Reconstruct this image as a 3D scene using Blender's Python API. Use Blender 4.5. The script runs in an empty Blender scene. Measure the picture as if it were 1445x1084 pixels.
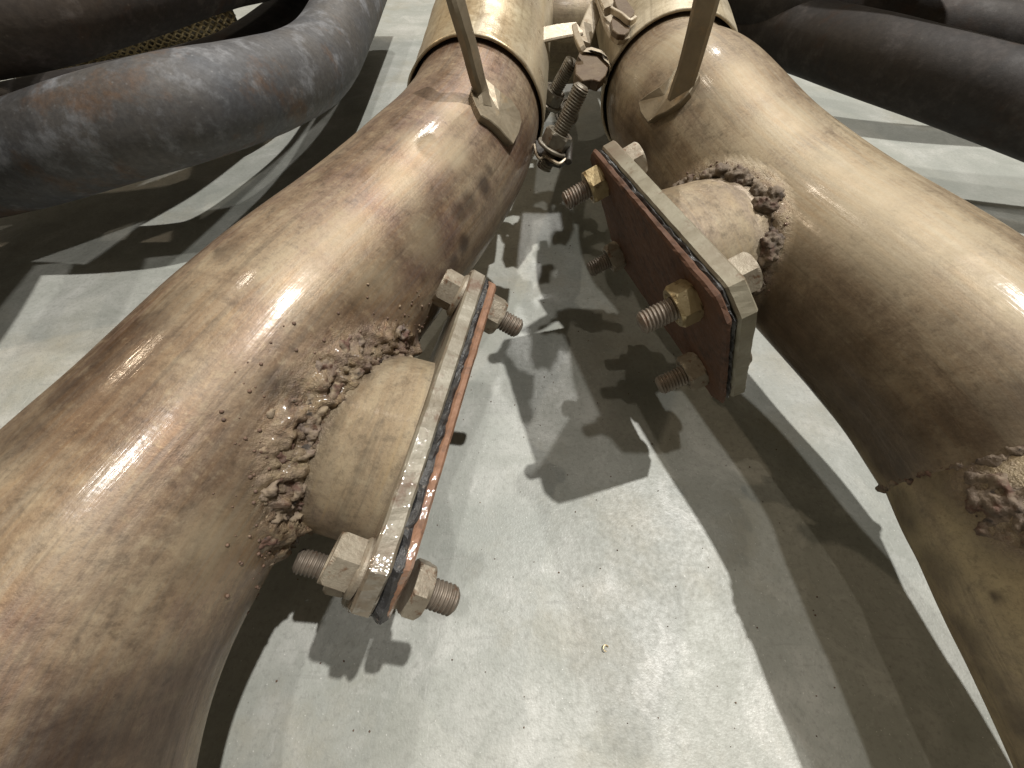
import bpy, bmesh, math, random
import numpy as np
from mathutils import Vector, Matrix, noise
random.seed(7); rng = np.random.default_rng(7)
R = math.radians
S = bpy.context.scene
COL = S.collection

# ------------------------------------------------------------------ camera
CAM = Vector((0, 0, 0.189)); PITCH = R(55)
cd = bpy.data.cameras.new('camera'); cam = bpy.data.objects.new('camera', cd); COL.objects.link(cam)
cam.location = CAM; cam.rotation_euler = (R(90) - PITCH, 0, 0)
cd.sensor_width = 36; cd.lens = 36 * 560 / 1445; cd.clip_start = 0.005; cd.clip_end = 60
S.camera = cam
S.view_settings.view_transform = 'Standard'; S.view_settings.look = 'None'
S.view_settings.exposure = 0; S.view_settings.gamma = 1

# ------------------------------------------------------------------ room light
W = bpy.data.worlds.new('World'); S.world = W; W.use_nodes = True
bg = W.node_tree.nodes['Background']; bg.inputs[0].default_value = (1.0, .88, .66, 1); bg.inputs[1].default_value = 0.15
def lamp(d, dist, watts, radius, color):
    v = Vector(d).normalized() * dist
    l = bpy.data.lights.new('ceiling_lamp', 'AREA'); l.shape = 'DISK'; l.size = radius * 2; l.energy = watts; l.color = color
    o = bpy.data.objects.new('ceiling_lamp', l); COL.objects.link(o); o.location = Vector((0.03, .1, 0)) + v
    o.rotation_euler = (-v).to_track_quat('-Z', 'Y').to_euler()
    return o
lamp((.36, .14, 1), 3.2, 112, .03, (1, .975, .93))
lamp((.20, .95, 1), 4.2, 64, .05, (1, .975, .93))
lamp((.04, -.10, 1), 3.2, 24, .05, (1, .97, .92))
lamp((-.95, .45, 1), 4.0, 22, .04, (1, .80, .58))
lamp((-.30, .40, 1), 3.6, 12, .03, (1, .88, .72))

# ------------------------------------------------------------------ helpers
FWD = Vector((0, math.cos(PITCH), -math.sin(PITCH))); UP = Vector((0, math.sin(PITCH), math.cos(PITCH)))
def at(px, py, z):                       # survey of the photograph: the place on the level z that is seen there
    d = FWD + (px - 722.5) / 560 * Vector((1, 0, 0)) + (542 - py) / 560 * UP
    return CAM + d * ((z - CAM.z) / d.z)
def mesh_obj(name, verts, faces, mat, parent=None, smooth=True, uvs=None, attr=None):
    me = bpy.data.meshes.new(name); me.from_pydata([tuple(v) for v in verts], [], faces)
    me.polygons.foreach_set('use_smooth', [smooth] * len(me.polygons))
    if uvs is not None:
        ul = me.uv_layers.new(name='UVMap'); li = np.zeros(len(me.loops), int); me.loops.foreach_get('vertex_index', li)
        ul.data.foreach_set('uv', np.asarray(uvs, float)[li].ravel())
    for k, a in (attr or {}).items():
        at_ = me.attributes.new(k, 'FLOAT', 'POINT'); at_.data.foreach_set('value', a)
    if mat: me.materials.append(mat)
    o = bpy.data.objects.new(name, me); COL.objects.link(o)
    if parent is not None:
        o.parent = parent; o.location = -world_loc(parent)
    return o
def world_loc(o):
    l = Vector((0, 0, 0))
    while o is not None: l += Vector(o.location); o = o.parent
    return l
def thing(name, label, cat, loc, group=None):
    o = bpy.data.objects.new(name, None); COL.objects.link(o); o.location = loc; o.empty_display_size = .02
    o['label'] = label; o['category'] = cat
    if group: o['group'] = group
    return o
def bm_obj(name, bm, mat, parent=None, smooth=False):
    me = bpy.data.meshes.new(name); bm.to_mesh(me); bm.free()
    me.polygons.foreach_set('use_smooth', [smooth] * len(me.polygons)); me.materials.append(mat)
    o = bpy.data.objects.new(name, me); COL.objects.link(o)
    if parent is not None: o.parent = parent; o.location = -world_loc(parent)
    return o
def catmull(pts, n):
    P = [np.asarray(p, float) for p in pts]; P = [2 * P[0] - P[1]] + P + [2 * P[-1] - P[-2]]
    out = []
    for i in range(1, len(P) - 2):
        for k in range(n):
            t = k / n; a, b, c, d = P[i - 1:i + 3]
            out.append(.5 * ((2 * b) + (-a + c) * t + (2 * a - 5 * b + 4 * c - d) * t * t + (-a + 3 * b - 3 * c + d) * t ** 3))
    out.append(P[-2]); return np.array(out)
def resample(L, n):
    s = np.concatenate([[0], np.cumsum(np.linalg.norm(np.diff(L, axis=0), axis=1))])
    t = np.linspace(0, s[-1], n); return np.stack([np.interp(t, s, L[:, k]) for k in range(3)], 1), t
def smooth_line(L, it):
    L = L.copy()
    for _ in range(it): L[1:-1] = .25 * L[:-2] + .5 * L[1:-1] + .25 * L[2:]
    return L
def frames(L):
    T = np.gradient(L, axis=0); T /= np.linalg.norm(T, axis=1)[:, None]
    N = np.zeros_like(T); n = np.array([0, 0, 1.]) - T[0] * T[0][2]; n /= np.linalg.norm(n)
    for i in range(len(L)):
        n = n - T[i] * (n @ T[i]); n /= np.linalg.norm(n); N[i] = n
    return T, N, np.cross(T, N)
def tube_data(L, rad, segs, dents=0, seed=0):
    T, N, B = frames(L); n = len(L); rad = np.broadcast_to(np.asarray(rad, float), (n,))
    a = np.linspace(0, 2 * np.pi, segs + 1)
    V = L[:, None] + rad[:, None, None] * (np.cos(a)[None, :, None] * N[:, None] + np.sin(a)[None, :, None] * B[:, None])
    D = V - L[:, None]; D /= np.linalg.norm(D, axis=2)[..., None]
    if dents:
        for i in range(n):
            for j in range(segs + 1):
                p = V[i, j] * 22 + seed
                V[i, j] += D[i, j] * dents * (noise.noise(Vector(p)) + .4 * noise.noise(Vector(p * 2.7)))
        V[:, -1] = V[:, 0]
    s = np.concatenate([[0], np.cumsum(np.linalg.norm(np.diff(L, axis=0), axis=1))])
    uv = np.stack([np.broadcast_to(s[:, None], (n, segs + 1)), np.broadcast_to((a * rad.mean())[None], (n, segs + 1))], 2)
    F = [(i * (segs + 1) + j, i * (segs + 1) + j + 1, (i + 1) * (segs + 1) + j + 1, (i + 1) * (segs + 1) + j) for i in range(n - 1) for j in range(segs)]
    return V.reshape(-1, 3), F, uv.reshape(-1, 2)
_T = {}
def blob_templates(sub, freq):
    if (sub, freq) not in _T:
        bm = bmesh.new(); bmesh.ops.create_icosphere(bm, subdivisions=sub, radius=1); P = [v.co.copy() for v in bm.verts]
        Fc = np.array([[v.index for v in f.verts] for f in bm.faces]); bm.free()
        N = [np.array([noise.fractal(p * freq + Vector((k * 9.1, k * 3.7, 5)), 1., 2., 3) for p in P]) for k in range(14)]
        _T[(sub, freq)] = (np.array([tuple(p) for p in P]), Fc, N)
    return _T[(sub, freq)]
def blob_mesh(lst, sub=2, freq=1.5):      # lst of (centre, radius, unevenness)
    P, Fc, N = blob_templates(sub, freq); V = []; F = []
    for i, (c, r, a) in enumerate(lst):
        Q, _ = np.linalg.qr(rng.normal(0, 1, (3, 3))); Q = Q * np.sign(np.linalg.det(Q))
        V.append((P * (1 + a * N[i % 14])[:, None] * r) @ Q + np.asarray(c)); F.append(Fc + i * len(P))
    me = bpy.data.meshes.new('blobs'); me.from_pydata(np.concatenate(V).tolist(), [], np.concatenate(F).tolist()); return me
def blob_obj(name, lst, mat, parent=None):
    me = blob_mesh(lst, 1, 1.2); me.name = name; me.materials.append(mat); me.polygons.foreach_set('use_smooth', [True] * len(me.polygons))
    o = bpy.data.objects.new(name, me); COL.objects.link(o)
    if parent is not None: o.parent = parent; o.location = -world_loc(parent)
    return o

# ------------------------------------------------------------------ materials
class NT:
    def __init__(s, name):
        s.m = bpy.data.materials.new(name); s.m.use_nodes = True; s.t = s.m.node_tree; s.b = s.t.nodes['Principled BSDF']
        s.tc = s.t.nodes.new('ShaderNodeTexCoord'); s.out = s.t.nodes['Material Output']
    def set(s, k, v):
        if hasattr(v, 'is_linked') or hasattr(v, 'links'): s.t.links.new(v, s.b.inputs[k])
        else: s.b.inputs[k].default_value = v
    def mapped(s, src, scale, loc=(0, 0, 0)):
        n = s.t.nodes.new('ShaderNodeMapping'); n.inputs['Scale'].default_value = scale; n.inputs['Location'].default_value = loc
        s.t.links.new(s.tc.outputs[src], n.inputs['Vector']); return n.outputs[0]
    def noise(s, scale, detail=4, rough=.6, src='Object', aniso=(1, 1, 1), loc=(0, 0, 0), dist=0):
        n = s.t.nodes.new('ShaderNodeTexNoise'); n.inputs['Scale'].default_value = scale; n.inputs['Detail'].default_value = detail
        n.inputs['Roughness'].default_value = rough; n.inputs['Distortion'].default_value = dist
        s.t.links.new(s.mapped(src, aniso, loc), n.inputs['Vector']); return n.outputs[0]
    def voronoi(s, scale, loc=(0, 0, 0)):
        n = s.t.nodes.new('ShaderNodeTexVoronoi'); n.inputs['Scale'].default_value = scale
        s.t.links.new(s.mapped('Object', (1, 1, 1), loc), n.inputs['Vector']); return n.outputs['Distance']
    def ramp(s, fac, stops):
        n = s.t.nodes.new('ShaderNodeValToRGB'); e = n.color_ramp.elements
        while len(e) < len(stops): e.new(.5)
        for i, (p, c) in enumerate(stops):
            e[i].position = p; e[i].color = (c, c, c, 1) if isinstance(c, (int, float)) else (*c, 1)
        s.t.links.new(fac, n.inputs[0]); return n.outputs[0]
    def mix(s, fac, a, b, mode='MIX'):
        n = s.t.nodes.new('ShaderNodeMix'); n.data_type = 'RGBA'; n.blend_type = mode
        for i, v in ((0, fac), (6, a), (7, b)):
            if isinstance(v, (int, float)): n.inputs[i].default_value = v if i == 0 else (v, v, v, 1)
            elif isinstance(v, tuple): n.inputs[i].default_value = (*v, 1)
            else: s.t.links.new(v, n.inputs[i])
        return n.outputs[2]
    def math(s, op, a, b=0.):
        n = s.t.nodes.new('ShaderNodeMath'); n.operation = op
        for i, v in ((0, a), (1, b)):
            if isinstance(v, (int, float)): n.inputs[i].default_value = v
            else: s.t.links.new(v, n.inputs[i])
        return n.outputs[0]
    def attr(s, name):
        n = s.t.nodes.new('ShaderNodeAttribute'); n.attribute_name = name; return n.outputs['Fac']
    def bump(s, h, dist, strength=1.):
        n = s.t.nodes.new('ShaderNodeBump'); n.inputs['Distance'].default_value = dist; n.inputs['Strength'].default_value = strength
        s.t.links.new(h, n.inputs['Height'])
        if s.b.inputs['Normal'].is_linked: s.t.links.new(s.b.inputs['Normal'].links[0].from_socket, n.inputs['Normal'])
        s.t.links.new(n.outputs[0], s.b.inputs['Normal'])

def pipe_mat(name, dust, tan, brown, mauve, dark, metallic=.55, r0=.30, r1=.62, seed=0., dust_pos=(.45, .62), coat=.12):
    n = NT(name); o = (seed, seed * .7, -seed)
    big = n.noise(9, 4, .55, loc=o, dist=.4); mid = n.noise(38, 5, .6, loc=o); fine = n.noise(260, 5, .7, loc=o)
    brush = n.noise(14, 5, .65, src='UV', aniso=(1.2, 22, 1))          # along the tube
    ring = n.noise(30, 4, .6, src='UV', aniso=(9, 1.2, 1))             # wiping marks round the tube
    c = n.mix(n.ramp(big, [(.36, 0.), (.6, 1.)]), brown, mauve)
    c = n.mix(n.ramp(mid, [(.42, 0.), (.66, .85)]), c, tan)
    c = n.mix(n.ramp(n.noise(17, 6, .62, loc=(seed + 3, 1, 2)), [(dust_pos[0], 0.), (dust_pos[1], .9)]), c, dust)
    c = n.mix(n.ramp(ring, [(.36, .16), (.48, 0.)]), c, n.mix(.55, c, dark)); lng = n.noise(7, 4, .55, src='UV', aniso=(.7, 9, 1), loc=(seed, seed, 0), dist=.3); c = n.mix(n.ramp(lng, [(.38, .55), (.5, 0.)]), c, brown); c = n.mix(n.ramp(lng, [(.53, 0.), (.66, .5)]), c, mauve)
    c = n.mix(n.ramp(n.noise(60, 6, .75, loc=(seed, 9, 4), dist=.5), [(.30, .45), (.44, 0.)]), c, n.mix(.55, c, dark)); c = n.mix(n.ramp(n.noise(130, 6, .75, loc=(seed, 2, 4), dist=.8), [(.34, .45), (.46, 0.), (.56, 0.), (.68, .35)]), c, n.mix(.5, c, dark)); c = n.mix(n.ramp(n.noise(120, 3, .6, src='UV', aniso=(10, .8, 1), loc=(seed, 2, 0), dist=.3), [(.29, .3), (.33, 0.)]), c, n.mix(.6, c, dark))
    c = n.mix(n.ramp(fine, [(.34, .6), (.47, 0.)]), c, n.mix(.6, c, dark)); c = n.mix(n.ramp(fine, [(.54, 0.), (.68, .55)]), c, dust)
    gr = n.noise(900, 3, .8, loc=(1, 1, 5)); c = n.mix(n.ramp(gr, [(.36, .4), (.5, 0.)]), c, n.mix(.6, c, dark)); c = n.mix(n.ramp(gr, [(.56, 0.), (.70, .35)]), c, dust)
    c = n.mix(n.ramp(brush, [(.34, .55), (.46, 0.)]), c, n.mix(.6, c, dark)); c = n.mix(n.ramp(brush, [(.55, 0.), (.68, .4)]), c, tan)
    soot_shade = n.attr('soot'); sf = n.math('MULTIPLY', soot_shade, n.ramp(n.noise(70, 5, .7), [(.25, .65), (.6, 1.)]))
    c = n.mix(sf, c, dark)
    pale = n.attr('pale'); c = n.mix(n.math('MULTIPLY', pale, n.ramp(mid, [(.25, .4), (.6, 1.)])), c, dust)
    cr = n.attr('crust'); cn = n.noise(190, 6, .75, loc=(2, 8, 1)); cm = n.math('MULTIPLY', cr, n.ramp(cn, [(.34, .25), (.56, 1.)]))
    cc = n.mix(n.ramp(n.noise(140, 5, .7, loc=(6, 1, 1)), [(.38, 0.), (.6, 1.)]), (.17, .125, .10), (.33, .265, .17))
    cc = n.mix(n.ramp(n.voronoi(330, (1, 1, 3)), [(.10, .9), (.30, 0.)]), cc, (.12, .065, .045))
    c = n.mix(cm, c, cc)
    n.set('Base Color', c)
    met = n.ramp(n.noise(17, 6, .62, loc=(seed + 3, 1, 2)), [(.4, metallic), (.66, metallic * .45)])
    n.set('Metallic', met)
    rr = n.ramp(n.math('ADD', n.math('MULTIPLY', mid, .6), n.math('MULTIPLY', fine, .4)), [(.36, r0), (.62, r1)])
    n.set('Roughness', rr); n.set('Specular IOR Level', .5)
    n.set('Anisotropic', .35)
    tg = n.t.nodes.new('ShaderNodeTangent'); tg.direction_type = 'UV_MAP'; n.t.links.new(tg.outputs[0], n.b.inputs['Tangent'])
    n.bump(brush, .00022, .45); n.bump(mid, .0007, .35); cn_src = n.b.inputs['Normal'].links[0].from_socket; n.bump(fine, .00014, .7); n.bump(gr, .00006, .8)
    n.bump(n.math('MULTIPLY', cr, cn), .003, .9)
    n.set('Coat Weight', n.math('MULTIPLY', n.ramp(n.noise(60, 6, .75, src='UV', aniso=(.5, 9, 1), loc=(3, 3, 3)), [(.40, .05), (.60, 1.)]), n.math('MULTIPLY', n.ramp(mid, [(.35, 1.), (.62, .25)]), coat))); n.set('Coat Roughness', .15); n.t.links.new(cn_src, n.b.inputs['Coat Normal']); n.set('Coat Tint', (1, .86, .72, 1))
    return n.m

M = {}
M['left'] = pipe_mat('oxidised_left_pipe', (.33, .272, .185), (.27, .205, .135), (.155, .108, .072), (.205, .145, .118), (.034, .025, .021), .55, .42, .64, 0., (.50, .66), .9)
M['right'] = pipe_mat('dusty_right_pipe', (.34, .285, .195), (.26, .205, .135), (.165, .118, .074), (.205, .155, .108), (.04, .026, .015), .34, .50, .70, 4., (.38, .56), .55)
M['lower'] = pipe_mat('dusty_lower_pipe', (.38, .315, .19), (.30, .24, .145), (.22, .16, .10), (.2, .15, .1), (.05, .035, .022), .35, .4, .65, 9., (.36, .55))
M['stub'] = pipe_mat('stub_steel', (.31, .26, .175), (.31, .23, .125), (.22, .16, .10), (.24, .19, .155), (.06, .05, .04), .45, .33, .55, 2., (.46, .62), .2)
M['rear'] = pipe_mat('rear_steel', (.52, .48, .42), (.5, .45, .38), (.46, .4, .34), (.48, .43, .4), (.1, .08, .06), .4, .35, .55, 6., (.38, .55))
M['band'] = pipe_mat('heat_tinted_band', (.50, .445, .325), (.48, .41, .27), (.46, .345, .2), (.45, .40, .31), (.18, .12, .06), .5, .25, .45, 3., (.45, .62))
M['band_plain'] = pipe_mat('dusty_band', (.54, .48, .36), (.5, .43, .31), (.44, .37, .25), (.48, .42, .32), (.16, .12, .07), .45, .35, .55, 5., (.4, .6))

def header_mat(name, g=1., tint=(1, 1, 1)):
    n = NT(name); big = n.noise(11, 5, .6); mid = n.noise(45, 6, .65, loc=(4, 1, 0)); fine = n.noise(300, 5, .7)
    c = n.mix(n.ramp(big, [(.4, 0.), (.62, 1.)]), (.14, .145, .157), (.165, .15, .135))
    c = n.mix(n.ramp(mid, [(.52, 0.), (.64, .8)]), c, (.34, .345, .36))
    c = n.mix(n.ramp(n.noise(26, 7, .7, loc=(9, 9, 1)), [(.545, 0.), (.68, .75)]), c, (.21, .12, .065))
    c = n.mix(n.ramp(n.voronoi(150), [(.0, .6), (.12, 0.)]), c, (.42, .42, .41))
    c = n.mix(n.ramp(fine, [(.4, .35), (.6, 0.)]), c, (.04, .035, .035))
    c = n.mix(1., c, (g * tint[0], g * tint[1], g * tint[2]), 'MULTIPLY'); n.set('Base Color', c); n.set('Metallic', .35); n.set('Roughness', n.ramp(mid, [(.35, .58), (.65, .78)]))
    n.bump(fine, .00012, .8); n.bump(mid, .0008, .5); return n.m
M['header'] = header_mat('header_steel', .62); M['header_dark'] = header_mat('sooty_header_steel', .17, (1.1, .95, .85)); M['header_brown'] = header_mat('brown_header_steel', .5, (1.15, .98, .85))  # dark variant: the same steel with shade put into its colour

def simple(name, a, b, c=None, metallic=.3, rough=(.4, .65), scale=60, bump=.0002, cpos=(.56, .66), spec=.5):
    n = NT(name); x = n.noise(scale, 5, .65); y = n.noise(scale * 5, 5, .7, loc=(3, 2, 1))
    col = n.mix(n.ramp(x, [(.36, 0.), (.64, 1.)]), a, b)
    if c: col = n.mix(n.ramp(n.noise(scale * 1.7, 6, .7, loc=(7, 7, 7)), [(cpos[0], 0.), (cpos[1], 1.)]), col, c)
    sk = n.math('MULTIPLY', n.attr('stain'), n.ramp(y, [(.3, .3), (.6, 1.)])); col = n.mix(sk, col, (.10, .045, .022))
    n.set('Base Color', col); n.set('Metallic', metallic); n.set('Roughness', n.ramp(y, [(.3, rough[0]), (.7, rough[1])])); n.set('Specular IOR Level', spec)
    n.bump(y, bump, .6); n.bump(x, bump * 3, .4); return n.m
M['flange'] = simple('dusty_flange_steel', (.26, .24, .18), (.20, .175, .125), (.13, .085, .052), .25, (.35, .6), 70, .0002, (.58, .7))
M['rust'] = simple('rusted_plate', (.085, .043, .026), (.105, .055, .034), (.05, .029, .02), .05, (.6, .85), 90, .0004, (.5, .64), .3)
M['rust_edge'] = simple('bright_rust_plate', (.36, .15, .07), (.30, .13, .07), (.18, .08, .045), .08, (.5, .8), 120, .0004, (.5, .64), .35)
M['gasket'] = simple('black_silicone', (.025, .025, .027), (.05, .048, .045), (.14, .12, .1), 0, (.25, .5), 200, .0006, (.6, .68))
M['bolt'] = simple('dull_bolt_steel', (.30, .265, .205), (.21, .175, .13), (.14, .075, .04), .4, (.4, .65), 160, .0003, (.54, .66))
M['brass'] = simple('gold_zinc_nut', (.42, .34, .2), (.34, .26, .14), (.16, .1, .05), .75, (.28, .5), 160, .00015, (.56, .68))
M['thread'] = simple('threaded_steel', (.20, .165, .13), (.14, .115, .09), (.12, .065, .038), .4, (.35, .6), 200, .0001, (.55, .68))
M['darkbolt'] = simple('dark_thread', (.20, .18, .14), (.13, .11, .085), (.1, .06, .035), .5, (.35, .6), 200, .0001)
M['bracket'] = simple('brown_bracket', (.12, .085, .05), (.085, .055, .032), (.07, .035, .016), .4, (.4, .65), 120, .0002)
M['soot_steel'] = simple('sooty_steel', (.05, .042, .032), (.035, .03, .024), None, .3, (.45, .65), 120, .0002)  # near-black steel for the left clamp's lug and pin
M['strap'] = simple('strap_steel', (.42, .36, .27), (.34, .28, .2), (.26, .19, .12), .35, (.35, .55), 70, .00015)
M['hanger'] = simple('hanger_steel', (.29, .245, .175), (.22, .18, .125), (.31, .23, .14), .5, (.35, .6), 60, .0002)
def wet(name, args):
    m = simple(name, *args); t = m.node_tree; b = t.nodes['Principled BSDF']
    a = t.nodes.new('ShaderNodeAttribute'); a.attribute_name = 'wet'; tc = t.nodes.new('ShaderNodeTexCoord')
    x = t.nodes.new('ShaderNodeTexNoise'); x.inputs['Scale'].default_value = 130; x.inputs['Detail'].default_value = 4; t.links.new(tc.outputs['Object'], x.inputs['Vector'])
    r = t.nodes.new('ShaderNodeValToRGB'); r.color_ramp.elements[0].position = .42; r.color_ramp.elements[1].position = .5; t.links.new(x.outputs[0], r.inputs[0])
    k = t.nodes.new('ShaderNodeMath'); k.operation = 'MULTIPLY'; t.links.new(a.outputs['Fac'], k.inputs[0]); t.links.new(r.outputs[0], k.inputs[1])
    t.links.new(k.outputs[0], b.inputs['Coat Weight']); b.inputs['Coat Roughness'].default_value = .06; b.inputs['Coat IOR'].default_value = 2.0
    bu = t.nodes.new('ShaderNodeBump'); bu.inputs['Distance'].default_value = .002; t.links.new(x.outputs[0], bu.inputs['Height']); t.links.new(bu.outputs[0], b.inputs['Coat Normal'])
    return m
M['flange_wet'] = wet('flange_with_clear_sealant', ((.22, .20, .155), (.165, .14, .10), (.12, .078, .05), .2, (.4, .65), 70, .0003, (.54, .66)))
M['rust_wet'] = wet('rust_with_clear_sealant', ((.25, .135, .082), (.20, .105, .062), (.13, .075, .05), .08, (.5, .8), 120, .0004, (.5, .64), .35))
def weld_mat(name, a, b, rust, black):
    n = NT(name); x = n.noise(120, 6, .7); y = n.noise(500, 5, .7)
    c = n.mix(n.ramp(x, [(.35, 0.), (.62, 1.)]), a, b)
    c = n.mix(n.ramp(n.noise(160, 5, .6, loc=(5, 5, 1)), [(.52, 0.), (.62, .9)]), c, rust)
    c = n.mix(n.ramp(n.noise(230, 5, .6, loc=(1, 5, 8)), [(.34, .9), (.42, 0.)]), c, black)
    n.set('Base Color', c); n.set('Roughness', .8); n.set('Metallic', .1); n.bump(y, .0004, .8); n.bump(x, .0015, .6); return n.m
M['weld_l'] = weld_mat('crusted_weld', (.14, .105, .088), (.27, .21, .135), (.10, .05, .035), (.03, .024, .02))
M['weld_r'] = weld_mat('beaded_weld', (.20, .155, .108), (.10, .075, .055), (.09, .05, .035), (.06, .045, .035))
M['weld_dark'] = weld_mat('scorched_weld', (.10, .075, .058), (.17, .13, .09), (.09, .045, .03), (.025, .02, .017))
M['spatter'] = simple('weld_spatter', (.15, .09, .06), (.10, .065, .048), (.27, .2, .13), .1, (.6, .85), 200, .0002)

def floor_mat():
    n = NT('trowelled_concrete')
    big = n.noise(5, 5, .6, dist=.5); mid = n.noise(28, 7, .68, dist=.6); fine = n.noise(420, 4, .7); sp = n.noise(1100, 2, .5, loc=(2, 2, 2))
    c = n.mix(n.ramp(big, [(.38, 0.), (.62, 1.)]), (.30, .31, .282), (.365, .367, .335))
    c = n.mix(n.ramp(mid, [(.34, .7), (.54, 0.)]), c, (.235, .245, .215)); c = n.mix(n.ramp(n.noise(90, 6, .72, loc=(8, 1, 0), dist=1.), [(.56, 0.), (.70, .28)]), c, (.50, .50, .47)); c = n.mix(n.ramp(n.noise(60, 3, .6, aniso=(14, 1, 1), loc=(5, 3, 0), dist=.15), [(.66, 0.), (.70, .3)]), c, (.52, .52, .49))
    c = n.mix(n.ramp(mid, [(.54, 0.), (.70, .75)]), c, (.46, .46, .43))
    c = n.mix(n.ramp(n.noise(11, 6, .66, loc=(4, 4, 0)), [(.54, 0.), (.70, .5)]), c, (.27, .24, .17)); c = n.mix(n.ramp(n.noise(8, 5, .6, loc=(14, 4, 0), dist=.8), [(.34, .55), (.5, 0.)]), c, (.22, .235, .21))
    c = n.mix(n.ramp(fine, [(.34, .45), (.5, 0.)]), c, (.2, .2, .18))
    c = n.mix(n.ramp(sp, [(.70, 0.), (.76, .9)]), c, (.62, .62, .58))
    c = n.mix(n.ramp(n.voronoi(95, (1, 2, 0)), [(.018, .6), (.035, 0.)]), c, (.12, .11, .09))
    scr = n.noise(22, 3, .6, aniso=(1, 14, 1), loc=(0, 3, 0), dist=.2)
    c = n.mix(n.ramp(scr, [(.30, .35), (.35, 0.)]), c, (.22, .22, .2))
    n.set('Base Color', c); n.set('Roughness', n.ramp(n.math('ADD', n.math('MULTIPLY', mid, .5), n.math('MULTIPLY', fine, .5)), [(.34, .62), (.62, .38)]))
    n.set('Specular IOR Level', .5); n.bump(fine, .00009, .6); n.bump(mid, .0003, .35); n.bump(sp, .0002, .6)
    return n.m
M['floor'] = floor_mat()

# ------------------------------------------------------------------ the floor
bm = bmesh.new(); bmesh.ops.create_grid(bm, x_segments=8, y_segments=8, size=9)
fl = bm_obj('floor', bm, M['floor']); fl['kind'] = 'structure'; fl['label'] = 'grey trowelled concrete workshop floor'

# ------------------------------------------------------------------ pipes
LEFT = smooth_line(catmull([(-.012, .66, .125), (-.005, .453, .116), (-.014, .34, .104), (-.019, .270, .092), (-.026, .222, .088), (-.042, .176, .086), (-.058, .142, .083), (-.077, .100, .082),
        (-.093, .060, .078), (-.105, .025, .076), (-.112, -.004, .071), (-.112, -.035, .064), (-.104, -.07, .056)], 24), 60)
RIGHT = smooth_line(catmull([(.105, .70, .125), (.102, .45, .114), (.100, .33, .100), (.092, .268, .094), (.093, .228, .099), (.108, .190, .090), (.125, .155, .084), (.140, .110, .083),
        (.1515, .078, .080), (.1575, .053, .0765)], 24), 40)
LOWER = smooth_line(catmull([(.1570, .066, .076), (.1565, .050, .0755), (.1553, .036, .075), (.1560, .0245, .074), (.1570, .0070, .071), (.1582, -.004, .069), (.159, -.03, .065), (.158, -.06, .06)], 24), 20)
def cut(L, y0, y1): return L[(L[:, 1] <= y1) & (L[:, 1] >= y0)]
def ray_hit(px, py, L, r):
    d = FWD + (px - 722.5) / 560 * Vector((1, 0, 0)) + (542 - py) / 560 * UP; d = np.array(d.normalized()); o = np.array(CAM)
    q = L - o; b = q @ d; disc = b * b - (q * q).sum(1) + r * r; ok = disc > 0
    if not ok.any(): return None
    return o + d * np.min(b[ok] - np.sqrt(disc[ok]))
def spots(V, L, r, lst):                 # stains and painted shade: each has its own place, size and strength on the steel
    out = np.zeros(len(V))
    for px, py, rad, s in lst:
        p = ray_hit(px, py, L, r)
        if p is None: continue
        d = np.linalg.norm(V - p, axis=1); jitter = rng.uniform(.85, 1.1)
        out = np.maximum(out, s * np.clip(1.6 - 1.2 * d / (rad * jitter), 0, 1))
    return out

# stub ports and their bolted cover plates ---------------------------------------------------------
class Plate:
    def __init__(s, origin, long, short, L, W):
        s.o = np.array(origin, float); s.u = np.array(long, float); s.u /= np.linalg.norm(s.u)
        v = np.array(short, float); v -= s.u * (v @ s.u); s.v = v / np.linalg.norm(v)
        s.L, s.W = L, W; s.c = s.o + s.u * L / 2 + s.v * W / 2
PR = Plate((.031, .178, .110), (.026, -.097, .002), (.026, .001, -.057), .104, .066)
PR.n = np.cross(PR.u, PR.v); PR.n *= np.sign(PR.n @ np.array([1, .2, .3]))          # towards its pipe
PL = Plate((-.0043, .1158, .0925), (-.0182, -.0933, -.0055), (-.0228, -.010, -.045), .1175, .061)
PL.n = np.cross(PL.u, PL.v); PL.n *= np.sign(PL.n @ np.array([-1, .1, .3])); PL.o = PL.o + PL.n * .0047 - PL.u * .006; PL.c = PL.c + PL.n * .0047

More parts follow.
